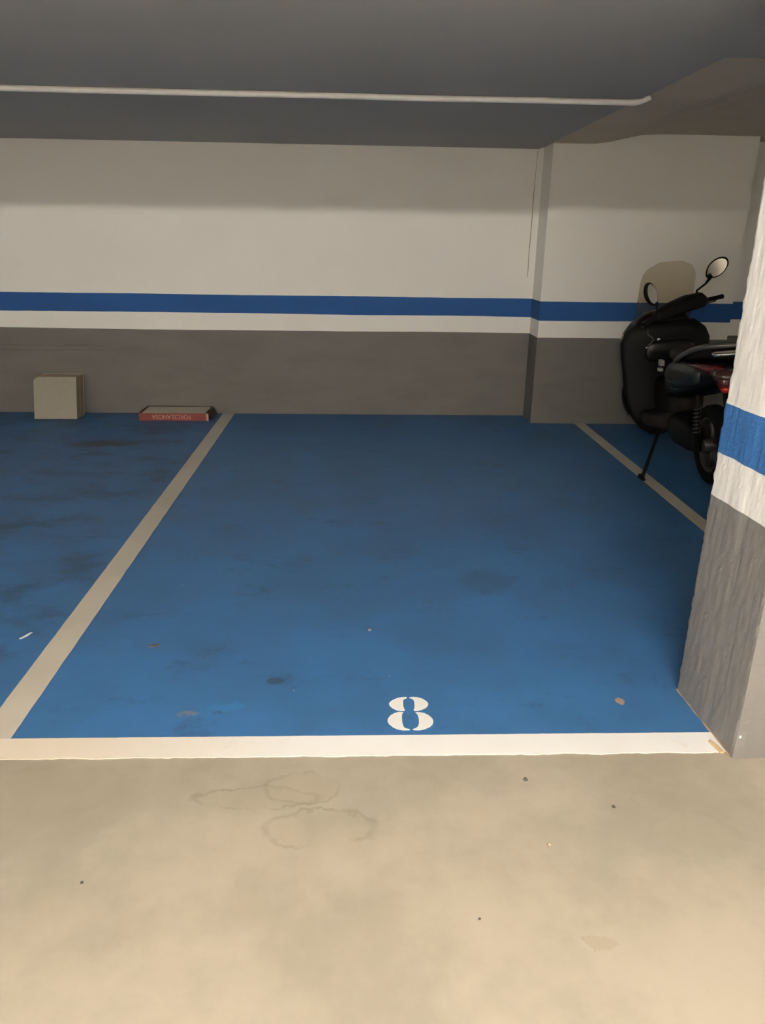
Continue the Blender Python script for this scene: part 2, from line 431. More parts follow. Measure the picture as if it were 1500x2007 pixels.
# hairline crack beside the thicker part of the wall
bm = bmesh.new(); prev = None
ck = [(1.630, 2.40), (1.628, 2.372), (1.624, 2.2), (1.621, 2.011), (1.6225, 1.8), (1.619, 1.526), (1.6215, 1.40), (1.621, 1.31)]
for i, (x, z) in enumerate(ck):
    wd = 0.0028 if 2 < i < 7 else 0.0014
    x += 0.001 * noise.noise((z * 20, 1, 1))
    a = bm.verts.new((x - wd, YB - 0.0012, z)); b = bm.verts.new((x + wd, YB - 0.0012, z))
    if prev: bm.faces.new((prev[0], prev[1], b, a))
    prev = (a, b)
o = obj('crack', bm, 'crack', wall); o['label'] = 'dark hairline crack in the white wall'
# low ridge left by the formwork across the grey foot of the wall
bm = bmesh.new(); rings = []
for i in range(50):
    x = X0 + 0.2 + (-1.95 - X0 - 0.2) * i / 49; t = min(1, (49 - i) / 6)
    z = 0.62 + 0.006 * noise.noise((x * 1.5, 0, 0)); h = 0.03 + 0.006 * noise.noise((x * 3, 4, 0)); d = 0.003 + 0.004 * t
    rings.append([Vector((x, YB, z - h)), Vector((x, YB - d, z - h * 0.4)), Vector((x, YB - d, z + h * 0.7)), Vector((x, YB, z + h))])
loft(bm, rings); obj('formwork_ridge', bm, 'wall_grey', wall)

# remaining walls of the garage (outside the frame)
bm = bmesh.new(); box(bm, X0 - 0.2, X0, YBACK, YB + 0.3, -0.2, 3.05); struct(obj('wall_left', bm, 'wall_white'))
bm = bmesh.new(); box(bm, X1, X1 + 0.2, YBACK, YB + 0.3, -0.2, 3.05); struct(obj('wall_right', bm, 'wall_white'))
bm = bmesh.new(); box(bm, X0 - 0.2, X1 + 0.2, YBACK - 0.2, YBACK, -0.2, 3.05); struct(obj('wall_front', bm, 'wall_white'))

# lower grey ceiling over the bays with an opening to the right in which beige plaster shows
XE, YE0 = 1.6406, 3.77
bm = bmesh.new()
box(bm, X0, XE, YE0, YB, ZC, 3.05)
box(bm, X0, X1, Y_EDGE, YE0, ZC, 3.05)
ceil = struct(obj('ceiling', bm, 'ceiling_grey'))
bm = bmesh.new(); nx, ny = 30, 12; g = []
for j in range(ny + 1):
    row = []
    for i in range(nx + 1):
        x = XE - 0.03 + (X1 - XE + 0.03) * (i / nx) ** 1.8; y = YE0 - 0.03 + (YB - YE0 + 0.03) * j / ny
        t = min(1, max(0, (x - 2.0) / 0.55)); t = t * t * (3 - 2 * t)
        row.append(bm.verts.new((x, y, ZC + 0.012 + 0.085 * t)))
    g.append(row)
for j in range(ny):
    for i in range(nx): bm.faces.new((g[j][i], g[j][i + 1], g[j + 1][i + 1], g[j + 1][i]))
ext = bmesh.ops.extrude_face_region(bm, geom=bm.faces[:])
bmesh.ops.translate(bm, vec=(0, 0, 0.35), verts=[e for e in ext['geom'] if isinstance(e, bmesh.types.BMVert)])
o = obj('plaster_recess', bm, 'ceiling_beige', ceil, smooth=False); o['label'] = 'brownish plaster ceiling above the motor scooter'
# ceiling of the lane behind the camera
bm = bmesh.new(); box(bm, X0, X1, YBACK, Y_EDGE, ZL, 3.05); struct(obj('ceiling_lane', bm, 'lane_ceiling'))

# ------------------------------------------------------------------ pillar with its painted bands, cast concrete so its faces are uneven
PIL = [(1.2548, 2.4738), (1.2719, 2.0591), (1.93, 2.075), (1.915, 2.487)]
def pillar_band(name, mat, z0, z1, off, parent, seed=0):
    per = []
    for k in range(4):
        a, b = Vector((*PIL[k], 0)), Vector((*PIL[(k + 1) % 4], 0)); d = (b - a).normalized(); nrm = Vector((d.y, -d.x, 0)) * -1
        n = 34 if k == 0 else 20
        for i in range(n):
            t = i / n; per.append((a + (b - a) * t, k, t))
    cen = Vector((1.593, 2.274, 0)); nz = max(3, int((z1 - z0) / 0.014)); bm = bmesh.new(); rings = []
    for j in range(nz + 1):
        z = z0 + (z1 - z0) * j / nz; ring = []
        for p, k, t in per:
            q = p.copy()
            corner = min(t, 1 - t) < 1e-6
            d = q - cen; out = Vector((math.copysign(1, d.x) if k in (0, 2) or corner else 0, math.copysign(1, d.y) if k in (1, 3) or corner else 0, 0))
            h = 0.0022 * noise.noise((q.x * 12, q.y * 12, z * 4)) + 0.0016 * noise.noise((q.x * 45, q.y * 45, z * 18))
            h += 0.0035 * max(0, noise.noise((q.x * 22 + 5, q.y * 22, z * 7 + 3)) - 0.35)          # blobs and runs of paint
            h += (0.003 * (0.5 + 0.5 * math.tanh((q.y - 2.255 - 0.004 * noise.noise((1, 1, z * 9))) / 0.009)) + 0.005 * max(0, noise.noise((q.y * 30, 7, z * 9)) - 0.45) + 0.006 * max(0, noise.noise((q.y * 75, 3, z * 30)) - 0.5)) if k == 0 else 0   # joint of the formwork boards
            if corner: h = h * 0.6 + 0.0028 * noise.noise((k * 5.3, 1, z * 28)) + 0.002 * noise.noise((k * 5.3, 8, z * 75)) - 0.002
            edge = 0.0
            if j == 0 and z0 > 0.01: edge = 0.003 * noise.noise((q.x * 14, q.y * 14, z0 * 5))
            if j == nz and z1 < 2.3: edge = 0.003 * noise.noise((q.x * 14, q.y * 14, z1 * 5))
            q = q + out * (h + off); ring.append(Vector((q.x, q.y, z + edge)))
        rings.append(ring)
    loft(bm, rings)
    o = obj(name, bm, mat, parent)
    return o
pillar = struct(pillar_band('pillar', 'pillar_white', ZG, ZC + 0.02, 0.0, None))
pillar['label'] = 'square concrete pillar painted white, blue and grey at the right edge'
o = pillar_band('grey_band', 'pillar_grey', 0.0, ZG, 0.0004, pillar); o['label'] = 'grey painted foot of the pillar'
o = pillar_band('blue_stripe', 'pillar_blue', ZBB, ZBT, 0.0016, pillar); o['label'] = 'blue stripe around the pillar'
bm = bmesh.new()
rings = []
for i in range(22):
    t = i / 21; x = 1.2548 + (1.2719 - 1.2548) * t; y = 2.474 + (2.075 - 2.474) * t
    wd = 0.006 + 0.004 * noise.noise((t * 9, 0, 0)); hh = 0.004 + 0.002 * noise.noise((t * 12, 5, 0))
    rings.append([Vector((x - wd, y, 0.001)), Vector((x - wd * 0.5, y, hh)), Vector((x + 0.004, y, hh * 1.8)), Vector((x + 0.004, y, 0.001))])
loft(bm, rings); o = obj('mortar_joint', bm, 'joint', pillar); o['label'] = 'brown mortar line at the foot of the pillar'
bm = bmesh.new(); bmesh.ops.create_icosphere(bm, subdivisions=2, radius=0.0045, matrix=Matrix.Translation((1.284, 2.058, 0.088)) @ Matrix.Diagonal((1, .5, 1.4, 1)))
o = obj('paint_fleck', bm, 'pillar_white', pillar, smooth=True)

# ================================================================== THINGS
# lamps in the driving lane
for i, (x, y, st) in enumerate(LAMPS):
    L = empty('ceiling_lamp', (x, y, ZL))
    tag(L, ['fluorescent batten lamp on the lane ceiling behind the camera', 'fluorescent batten lamp on the lane ceiling far to the left'][i], 'lamp', 'battens over the driving lane')
    bm = bmesh.new(); box(bm, -0.78, 0.78, -0.05, 0.05, -0.05, 0.0); obj('lamp_body', bm, 'lamp_body', L, bevel=0.006)
    bm = bmesh.new(); tube(bm, [(-0.75, 0, -0.075), (0.75, 0, -0.075)], 0.019, 14); obj('lamp_tube', bm, emit_mat(st), L, smooth=True)

for i, (x, z, st) in enumerate(FILL_LAMPS):  # fill lamps added out of view to bounce more light into the bay
    L = empty('wall_lamp', (x, YBACK, z))
    tag(L, ['hooded batten lamp on the wall across the lane, left of the camera', 'hooded batten lamp on the wall across the lane, behind the camera'][i], 'lamp', 'hooded lamps across the lane')
    bm = bmesh.new(); box(bm, -0.78, 0.78, 0.13, 0.135, -0.15, 0.15); box(bm, -0.03, 0.03, 0, 0.13, -0.02, 0.02); obj('hood', bm, 'lamp_body', L)
    bm = bmesh.new(); tube(bm, [(-0.75, 0.085, 0), (0.75, 0.085, 0)], 0.019, 14); obj('lamp_tube', bm, emit_mat(st), L, smooth=True)

# white pipe under the ceiling
bm = bmesh.new(); pp = []
for i in range(60):
    x = X0 + 0.02 + (1.585 - X0 - 0.02) * i / 59
    pp.append((x, 4.83 + 0.008 * noise.noise((x * 1.1, 0, 3)), ZC - 0.017 + 0.003 * noise.noise((x * 1.3, 9, 3))))
pp += [(1.61, 4.828, ZC - 0.0165), (1.635, 4.818, ZC - 0.013), (1.66, 4.80, ZC - 0.004), (1.685, 4.785, ZC + 0.008)]
tube(bm, pp, 0.0165, 12)
tag(obj('ceiling_pipe', bm, 'pipe_white', smooth=True), 'thin white pipe running across the dark grey ceiling', 'pipe')

# stack of square tiles standing on edge against the wall
TS, TT = 0.39, 0.0125
def chipped(bm, chip):
    pts = [(-TS / 2, 0), (TS / 2, 0), (TS / 2, TS), (-TS / 2 + chip, TS), (-TS / 2, TS - chip * 0.6)]
    a = [bm.verts.new((x, 0, z)) for x, z in pts]; b = [bm.verts.new((x, TT, z)) for x, z in pts]
    bm.faces.new(a); bm.faces.new(b[::-1])
    for i in range(5): bm.faces.new((a[i], a[(i + 1) % 5], b[(i + 1) % 5], b[i]))
NT = 14
tiles = []
rng = random.Random(4)
for k in range(NT):
    if k == 0 or k == 1 or k == NT - 1:
        bm = bmesh.new(); chipped(bm, 0.012 if k else 0.05)
        t = obj('floor_tile', bm, 'tile_face' if k == 0 else ('tile_edge' if k == 1 else 'tile_pale'), bevel=0.0012)
        if k == 1: src = t
    else:
        t = src.copy(); C.objects.link(t)
    th = 0.0136
    t.location = (-2.785 + 0.0006 * k + (0.0 if k == 0 else rng.uniform(-0.002, 0.002)), 7.03 + th * k, 0.0052)
    t.rotation_euler = (R(-16.0), 0, R(1.0))
    if k == 0: tag(t, 'beige square tile, front one of the stack leaning at the grey wall', 'tile', 'tiles stacked on edge')
    elif k == NT - 1: tag(t, 'pale thin edged tile, rearmost of the stack nearest the grey wall', 'tile', 'tiles stacked on edge')
    else: tag(t, 'brown edged tile within the stack, between its front and rearmost tiles', 'tile', 'tiles stacked on edge')

# open tile carton with upside-down lettering
cx0, cx1, cy0, cy1, ch = -2.008, -1.362, 7.005, 7.318, 0.072
carton = empty('tile_carton', ((cx0 + cx1) / 2, cy0, 0.0012))
tag(carton, 'red printed open carton of tiles lying against the grey wall', 'carton')
hw = (cx1 - cx0) / 2; dp = cy1 - cy0
bm = bmesh.new(); box(bm, -hw, hw, 0, dp, 0, 0.004); obj('carton_base', bm, 'card_dark', carton)
bm = bmesh.new(); box(bm, -hw, hw - 0.02, -0.004, 0.0, 0, ch); front = obj('printed_side', bm, 'card_red', carton, bevel=0.001)
bm = bmesh.new(); box(bm, hw - 0.02, hw, -0.0042, 0.0, 0, ch * 0.96); obj('white_corner', bm, 'card_pale', front)
bm = bmesh.new(); box(bm, -hw, -hw + 0.004, 0, dp, 0, ch); obj('end_wall', bm, 'card_red', carton)
bm = bmesh.new(); box(bm, hw - 0.004, hw, 0.01, dp, 0, ch * 0.9); obj('end_wall', bm, 'card_dark', carton)
bm = bmesh.new(); box(bm, -hw, hw, dp - 0.004, dp, 0, ch * 1.03); obj('rear_wall', bm, 'card_dark', carton)
# flap hanging open at the right end
bm = bmesh.new(); box(bm, 0, 0.06, 0.02, dp - 0.02, -0.0015, 0.0015, Matrix.Translation((hw, 0, ch * 0.9)) @ Matrix.Rotation(R(62), 4, 'Y'))
obj('open_flap', bm, 'card_dark', carton)
# letters: each upside down, the word reads from right to left along the side
cu = bpy.data.curves.new('lettering', 'FONT'); cu.body = 'PORCELANOSA'; cu.size = 0.074; cu.extrude = 0.0006; cu.align_x = 'CENTER'; cu.space_character = 1.0
tmp = bpy.data.objects.new('lettering_source', cu); C.objects.link(tmp)
bpy.context.view_layer.update()
me = bpy.data.meshes.new_from_object(tmp.evaluated_get(bpy.context.evaluated_depsgraph_get()))
bpy.data.objects.remove(tmp)
xs = [v.co.x for v in me.vertices]; wid = max(xs) - min(xs); k = 0.36 / wid
me.transform(Matrix.Translation((-0.02, -0.0046, ch * 0.80)) @ Matrix.Rotation(R(90), 4, 'X') @ Matrix.Rotation(R(180), 4, 'Z') @ Matrix.Diagonal((k, 0.046 / 0.054, 1, 1)))
lo = bpy.data.objects.new('lettering', me); C.objects.link(lo); me.materials.clear(); me.materials.append(M['card_pale']); lo.parent = front
# tiles inside it
bm = bmesh.new(); box(bm, -0.29, 0.28, 0.01, dp - 0.01, 0.004, 0.054); obj('packing', bm, 'card_dark', carton)
bm = bmesh.new(); box(bm, -0.30, 0.285, 0, 0.295, 0, 0.0155)
t = obj('boxed_tile', bm, 'tile_pale', bevel=0.0012)
t.location = ((cx0 + cx1) / 2, cy0 + 0.008, 0.0012 + 0.0545)
tag(t, 'pale oblong tile lying on top in the open red carton', 'tile')

# bits lying about
bm = bmesh.new(); prism(bm, [(-0.024, -0.004), (0.0, -0.009), (0.026, 0.002), (0.02, 0.008), (-0.01, 0.008)], 0, 0.005)
o = obj('wood_chip', bm, 'dark_wood', bevel=0.001); o.location = (-0.838, 2.824, 0.0014); o.rotation_euler = (0, R(-6), 0.1)
tag(o, 'dark sliver of wood lying on the blue floor near the left line', 'chip')
bm = bmesh.new(); prism(bm, [(-0.007, -0.03), (0.004, -0.028), (0.009, 0.002), (0.006, 0.033), (-0.003, 0.028), (-0.004, 0.0)], 0, 0.0015)
o = obj('paper_scrap', bm, 'paper'); o.location = (-1.406, 2.915, 0.0014); o.rotation_euler = (R(2), 0, R(-25))
tag(o, 'narrow white scrap of paper on the blue floor left of the left line', 'paper')
bm = bmesh.new(); prism(bm, [(-0.006, -0.034), (0.006, -0.037), (0.008, 0.0), (0.004, 0.034), (-0.005, 0.031)], 0, 0.008)
o = obj('wood_splinter', bm, 'wood', bevel=0.001); o.location = (1.241, 2.118, 0.0032); o.rotation_euler = (0, 0, R(14))
tag(o, 'pale split piece of wood at the foot of the pillar', 'splinter')
def pebble(x, y, r, mat, label, seed):
    bm = bmesh.new(); bmesh.ops.create_icosphere(bm, subdivisions=2, radius=r)
    for v in bm.verts:
        v.co *= 1 + 0.35 * noise.noise(v.co * (1.2 / r) + Vector((seed, 0, 0))); v.co.z *= 0.55
    zmin = min(v.co.z for v in bm.verts)
    for v in bm.verts: v.co.z -= zmin
    o = obj('pebble', bm, mat, smooth=True); o.location = (x, y, 0.0)
    tag(o, label, 'pebble', 'grit on the lane floor')
pebble(-0.721, 1.58, 0.0042, 'grit', 'tiny black pebble alone on the left of the beige floor', 1)
pebble(0.552, 1.965, 0.0068, 'grit', 'brown pebble on the beige floor just below the white line', 2)
pebble(0.796, 1.838, 0.0055, 'grit', 'dark pebble on the beige floor nearest the pillar', 3)
pebble(0.562, 1.688, 0.0062, 'grit_pale', 'pale pebble on the beige floor below the brown one', 4)
pebble(0.322, 1.443, 0.0036, 'grit', 'tiny black pebble nearest the camera on the beige floor', 5)

# ================================================================== motor scooter
SC_LOC, SC_HEAD, SC_LEAN, SC_STEER = (2.598, 5.141, 0.0012), -4.5, -6.0, 31.0
sc = empty('motor_scooter', SC_LOC)
sc.rotation_euler = (0, R(SC_LEAN), R(SC_HEAD)); sc.rotation_mode = 'YXZ'
tag(sc, 'black motor scooter leaning on its stand, parked nose to the wall behind the pillar', 'scooter')
WB = 1.46; RW = 0.285
# steering: everything on the fork turns about this axis
AX0, AX1 = Vector((0, WB - 0.04, RW)), Vector((0, 1.10, 1.12))
axd = (AX1 - AX0).normalized()
STEER = Matrix.Translation(AX0) @ Matrix.Rotation(R(SC_STEER), 4, axd) @ Matrix.Translation(-AX0)
def steered(bm): bmesh.ops.transform(bm, matrix=STEER, verts=bm.verts[:])

def wheel(name, y, steer, wid):
    def fin(bm, n, m, par, **k):
        if steer: steered(bm)
        return obj(n, bm, m, par, **k)
    c = Vector((0, y, RW))
    bm = bmesh.new()
    prof = [(RW - 0.085, -wid * 0.8), (RW - 0.05, -wid), (RW - 0.018, -wid * 0.85), (RW - 0.002, -wid * 0.45), (RW, 0), (RW - 0.002, wid * 0.45), (RW - 0.018, wid * 0.85), (RW - 0.05, wid), (RW - 0.085, wid * 0.8)]
    lathe(bm, prof, c, (1, 0, 0), 40, closed=True)
    root = fin(bm, name, 'rubber', sc, smooth=True)
    bm = bmesh.new()
    lathe(bm, [(RW - 0.083, -wid * 0.75), (RW - 0.083, wid * 0.75), (RW - 0.105, wid * 0.6), (RW - 0.105, -wid * 0.6)], c, (1, 0, 0), 40, closed=True)
    for k in range(5):
        a = 2 * math.pi * k / 5
        d = Vector((0, math.cos(a), math.sin(a)))
        tube(bm, [c + d * 0.04, c + d * 0.12, c + d * (RW - 0.095)], [0.022, 0.016, 0.02], 8)
    fin(bm, 'rim', 'alloy', root, smooth=True)
    bm = bmesh.new(); lathe(bm, [(0.05, -0.07), (0.05, 0.07), (0.03, 0.085), (0.03, -0.085)], c, (1, 0, 0), 20, closed=True)
    lathe(bm, [(0.03, -0.085), (0.03, 0.085)], c, (1, 0, 0), 20)
    fin(bm, 'hub', 'alloy', root, smooth=True)
    if steer:
        bm = bmesh.new(); lathe(bm, [(0.115, -0.066), (0.115, -0.060), (0.055, -0.060), (0.055, -0.066)], c, (1, 0, 0), 32, closed=True)
        fin(bm, 'brake_disc', 'chrome', root)
    return root
wheel('rear_wheel', 0.0, False, 0.062)
wheel('front_wheel', WB, True, 0.055)

# fork and front mudguard
for s in (-1, 1):
    bm = bmesh.new(); tube(bm, [(s * 0.085, WB, RW), (s * 0.085, WB - 0.035, RW + 0.1), (s * 0.085, WB - 0.16, RW + 0.40)], [0.026, 0.028, 0.022], 12)
    steered(bm); obj('fork_leg', bm, 'black_plastic', sc, smooth=True)
bm = bmesh.new(); rings = []
for i in range(19):
    a = R(-25 + 200 * i / 18); rr = RW + 0.035; wd = 0.075 * (0.55 + 0.45 * math.sin(math.pi * (i / 18) ** 0.8))
    d = Vector((0, math.cos(a), math.sin(a))); c = Vector((0, WB, RW)); ring = []
    for q in (-1, -0.85, -0.4, 0, 0.4, 0.85, 1):
        ring.append(c + d * (rr - 0.05 * max(0, abs(q) - 0.8) / 0.2 + 0.008 * (1 - q * q)) + Vector((q * wd, 0, 0)))
    for q in (0.95, 0.4, 0, -0.4, -0.95):
        ring.append(c + d * (rr - 0.008 - 0.035 * max(0, abs(q) - 0.8) / 0.2) + Vector((q * wd * 0.95, 0, 0)))
    rings.append(ring)
loft(bm, rings); steered(bm); obj('front_mudguard', bm, 'gloss_black', sc, smooth=True)

# front fairing (nose) and leg shield
bm = bmesh.new()
loft(bm, [ring_xy(0, 1.34, 0.50, 0.11, 0.06, 3, 24), ring_xy(0, 1.38, 0.58, 0.19, 0.10, 3, 24), ring_xy(0, 1.40, 0.70, 0.25, 0.14, 2.8, 24), ring_xy(0, 1.40, 0.82, 0.29, 0.17, 2.6, 24),
          ring_xy(0, 1.37, 0.93, 0.30, 0.17, 2.5, 24), ring_xy(0, 1.32, 1.02, 0.25, 0.13, 2.4, 24), ring_xy(0, 1.27, 1.09, 0.17, 0.08, 2.4, 24)])
ff = obj('front_fairing', bm, 'gloss_black', sc, smooth=True)
bm = bmesh.new()
loft(bm, [ring_xy(0, 1.12, 0.22, 0.25, 0.035, 3, 24), ring_xy(0, 1.14, 0.32, 0.30, 0.05, 3, 24), ring_xy(0, 1.17, 0.45, 0.335, 0.055, 3, 24), ring_xy(0, 1.19, 0.60, 0.345, 0.06, 3, 24),
          ring_xy(0, 1.20, 0.76, 0.36, 0.075, 3, 24), ring_xy(0, 1.20, 0.88, 0.365, 0.085, 2.8, 24), ring_xy(0, 1.20, 0.96, 0.33, 0.09, 2.5, 24), ring_xy(0, 1.20, 1.03, 0.24, 0.08, 2.4, 24)])
ls = obj('leg_shield', bm, 'black_plastic', sc, smooth=True)
# glove box moulding and key lock on the leg shield
bm = bmesh.new()
loft(bm, [ring_xz(0.02, 1.13, 0.80, 0.20, 0.085, 4, 24), ring_xz(0.02, 1.105, 0.80, 0.20, 0.085, 4, 24), ring_xz(0.02, 1.095, 0.80, 0.185, 0.072, 4, 24)])
obj('glove_box', bm, 'gloss_black', ls, smooth=True)
bm = bmesh.new(); lathe(bm, [(0.016, 0), (0.016, 0.02), (0.008, 0.024)], (-0.08, 1.11, 0.90), (0, -1, 0), 16); obj('key_lock', bm, 'chrome', ls, smooth=True)
bm = bmesh.new(); tube(bm, catmull([(-0.16, 1.125, 0.985), (-0.165, 1.10, 0.945), (-0.13, 1.09, 0.915), (-0.135, 1.09, 0.885), (-0.175, 1.10, 0.845)], 5), 0.007, 8); obj('bag_hook', bm, 'alloy', ls, smooth=True)
bm = bmesh.new(); bmesh.ops.create_icosphere(bm, subdivisions=2, radius=0.012, matrix=Matrix.Translation((-0.178, 1.095, 0.838))); obj('hook_knob', bm, 'chrome', ls, smooth=True)
for s in (-1, 1):
    bm = bmesh.new(); loft(bm, [ring_xz(s * 0.31, 1.38, 0.86, 0.012, 0.05, 2.2, 16), ring_xz(s * 0.315, 1.30, 0.87, 0.022, 0.075, 2.2, 16), ring_xz(s * 0.325, 1.24, 0.87, 0.014, 0.065, 2.2, 16)])
    obj('indicator', bm, 'amber', ff, smooth=True)
bm = bmesh.new(); loft(bm, [ring_xz(0, 1.54, 0.84, 0.13, 0.06, 2.6, 20), ring_xz(0, 1.572, 0.84, 0.10, 0.045, 2.4, 20)]); obj('headlamp', bm, 'alloy', ff, smooth=True)

# floorboard and underbody
bm = bmesh.new()
loft(bm, [ring_xz(0, 0.55, 0.34, 0.20, 0.075, 4), ring_xz(0, 0.75, 0.30, 0.225, 0.065, 4), ring_xz(0, 0.95, 0.28, 0.23, 0.06, 4), ring_xz(0, 1.14, 0.27, 0.22, 0.05, 4)])
obj('floorboard', bm, 'brown_plastic', sc, smooth=True)
bm = bmesh.new()
loft(bm, [ring_xz(0, 0.55, 0.50, 0.11, 0.16, 3), ring_xz(0, 0.8, 0.44, 0.09, 0.14, 3), ring_xz(0, 1.15, 0.44, 0.10, 0.16, 3)])
obj('centre_tunnel', bm, 'brown_plastic', sc, smooth=True)
bm = bmesh.new()
loft(bm, [ring_xz(-0.10, 0.00, 0.30, 0.04, 0.06, 3), ring_xz(-0.10, 0.10, 0.31, 0.07, 0.09, 3), ring_xz(-0.10, 0.35, 0.31, 0.09, 0.10, 3), ring_xz(-0.06, 0.55, 0.31, 0.10, 0.09, 3)])
obj('engine_case', bm, 'black_plastic', sc, smooth=True)
bm = bmesh.new(); tube(bm, [(0.14, 0.45, 0.24), (0.17, 0.25, 0.27), (0.18, 0.12, 0.31), (0.18, -0.25, 0.36), (0.18, -0.29, 0.365)], [0.02, 0.03, 0.058, 0.06, 0.03], 16)
obj('exhaust', bm, 'alloy', sc, smooth=True)

# tail body
TAIL = Vector((0, 0, 0.075))     # the tail sits this much higher on its springs
bm = bmesh.new()
loft(bm, [ring_xz(0, 0.66, 0.55, 0.15, 0.14, 3), ring_xz(0, 0.52, 0.60, 0.20, 0.15, 3), ring_xz(0, 0.30, 0.64, 0.215, 0.14, 2.8), ring_xz(0, 0.05, 0.69, 0.20, 0.12, 2.8),
          ring_xz(0, -0.18, 0.745, 0.16, 0.09, 2.6), ring_xz(0, -0.34, 0.79, 0.09, 0.045, 2.4), ring_xz(0, -0.38, 0.80, 0.05, 0.02, 2.4)])
tb = obj('tail_body', bm, 'gloss_black', sc, smooth=True); tb.location = TAIL
for s in (-1, 1):
    bm = bmesh.new(); rings = []
    for y, z, hh, x in ((0.50, 0.64, 0.03, 0.203), (0.44, 0.655, 0.085, 0.214), (0.32, 0.675, 0.10, 0.220), (0.12, 0.70, 0.095, 0.214), (-0.06, 0.725, 0.075, 0.195), (-0.13, 0.735, 0.045, 0.176)):
        rings.append([Vector((s * (x - 0.035 + 0.045 * math.cos(t)), y, z + hh * math.sin(t))) for t in [R(d) for d in (-90, -60, -30, 0, 30, 60, 90)]])
    loft(bm, rings); sp = obj('side_panel', bm, 'green_grey', sc, smooth=True); sp.location = TAIL
    if s < 0:
        # flowing script badge on the panel
        bm = bmesh.new(); pts = []
        for i in range(60):
            t = i / 59; y = 0.40 - 0.24 * t
            pts.append((-0.231 + 0.006 * abs(t - 0.3), y + 0.010 * math.sin(t * 44), 0.635 + 0.03 * t + 0.012 * math.cos(t * 44) * (1.4 if t < 0.15 else 0.8)))
        tube(bm, pts, 0.0022, 6); tube(bm, [(-0.229, 0.40, 0.622), (-0.230, 0.28, 0.628), (-0.227, 0.16, 0.652)], 0.002, 6)
        o = obj('script_badge', bm, 'script', sp, smooth=True); o['label'] = 'grey flowing script on the side panel'
        bm = bmesh.new(); tube(bm, [(-0.212, 0.34, 0.575), (-0.214, 0.26, 0.58), (-0.208, 0.18, 0.592)], 0.004, 6); obj('trim_line', bm, 'rail', sp, smooth=True)
bm = bmesh.new(); box(bm, -0.228, -0.195, 0.545, 0.60, 0.70, 0.745); box(bm, -0.228, -0.195, 0.575, 0.62, 0.655, 0.68)
obj('silver_sticker', bm, 'sticker', sc, bevel=0.004).location = TAIL

# seat, grab rail
bm = bmesh.new()
loft(bm, [ring_xz(0, 0.70, 0.755, 0.09, 0.035, 2.6, 24), ring_xz(0, 0.62, 0.775, 0.14, 0.05, 2.8, 24), ring_xz(0, 0.45, 0.785, 0.175, 0.05, 3, 24), ring_xz(0, 0.28, 0.80, 0.18, 0.05, 3, 24), ring_xz(0, 0.17, 0.84, 0.165, 0.06, 3, 24),
          ring_xz(0, 0.0, 0.865, 0.15, 0.05, 3, 24), ring_xz(0, -0.14, 0.875, 0.12, 0.045, 2.8, 24), ring_xz(0, -0.22, 0.88, 0.07, 0.03, 2.4, 24)])
obj('seat', bm, 'seat', sc, smooth=True).location = TAIL
bm = bmesh.new()
tube(bm, catmull([(-0.17, 0.40, 0.735), (-0.20, 0.26, 0.79), (-0.205, 0.10, 0.85), (-0.19, -0.08, 0.91), (-0.15, -0.24, 0.945), (0, -0.315, 0.955), (0.15, -0.24, 0.945), (0.19, -0.08, 0.91), (0.205, 0.10, 0.85), (0.20, 0.26, 0.79), (0.17, 0.40, 0.735)], 6), 0.017, 10)
gr = obj('grab_rail', bm, 'rail', sc, smooth=True); gr.location = TAIL
bm = bmesh.new()
loft(bm, [ring_xy(0, -0.29, 0.888, 0.15, 0.05, 3, 20), ring_xy(0, -0.29, 0.908, 0.155, 0.055, 3, 20), ring_xy(0, -0.29, 0.912, 0.14, 0.045, 3, 20)])
obj('rack_plate', bm, 'chrome', gr, smooth=True)

# tail lamp
bm = bmesh.new()
loft(bm, [ring_xz(0, -0.27, 0.765, 0.155, 0.06, 2.4, 20), ring_xz(0, -0.34, 0.762, 0.145, 0.055, 2.4, 20), ring_xz(0, -0.385, 0.757, 0.11, 0.042, 2.4, 20), ring_xz(0, -0.40, 0.755, 0.05, 0.02, 2.4, 20)])
tl = obj('tail_lamp', bm, 'smoked_lens', sc, smooth=True); tl.location = TAIL
for s in (-1, 1):
    bm = bmesh.new(); rings = []
    for y, z, hh, x in ((-0.02, 0.80, 0.008, 0.20), (-0.12, 0.795, 0.022, 0.185), (-0.22, 0.79, 0.034, 0.155), (-0.30, 0.785, 0.042, 0.115), (-0.34, 0.78, 0.03, 0.10)):
        rings.append([Vector((s * (x - 0.025 + 0.035 * math.cos(t)), y, z + hh * math.sin(t))) for t in [R(d) for d in (-90, -45, 0, 45, 90)]])
    loft(bm, rings); obj('lens_wing', bm, 'red_lens', tl, smooth=True)
for s in (-1, 1):
    bm = bmesh.new(); loft(bm, [ring_xz(s * 0.085, -0.30, 0.735, 0.046, 0.055, 2.2, 18), ring_xz(s * 0.085, -0.37, 0.725, 0.042, 0.05, 2.2, 18), ring_xz(s * 0.08, -0.395, 0.722, 0.022, 0.03, 2.2, 18)])
    lens = obj('bulb_lens', bm, 'red_lens', tl, smooth=True)
    bm = bmesh.new(); loft(bm, [ring_xz(s * 0.085, -0.33, 0.685, 0.030, 0.026, 2.2, 18), ring_xz(s * 0.085, -0.385, 0.683, 0.028, 0.024, 2.2, 18), ring_xz(s * 0.082, -0.40, 0.683, 0.014, 0.012, 2.2, 18)])
    obj('reflector', bm, 'red_bulb', tl, smooth=True)
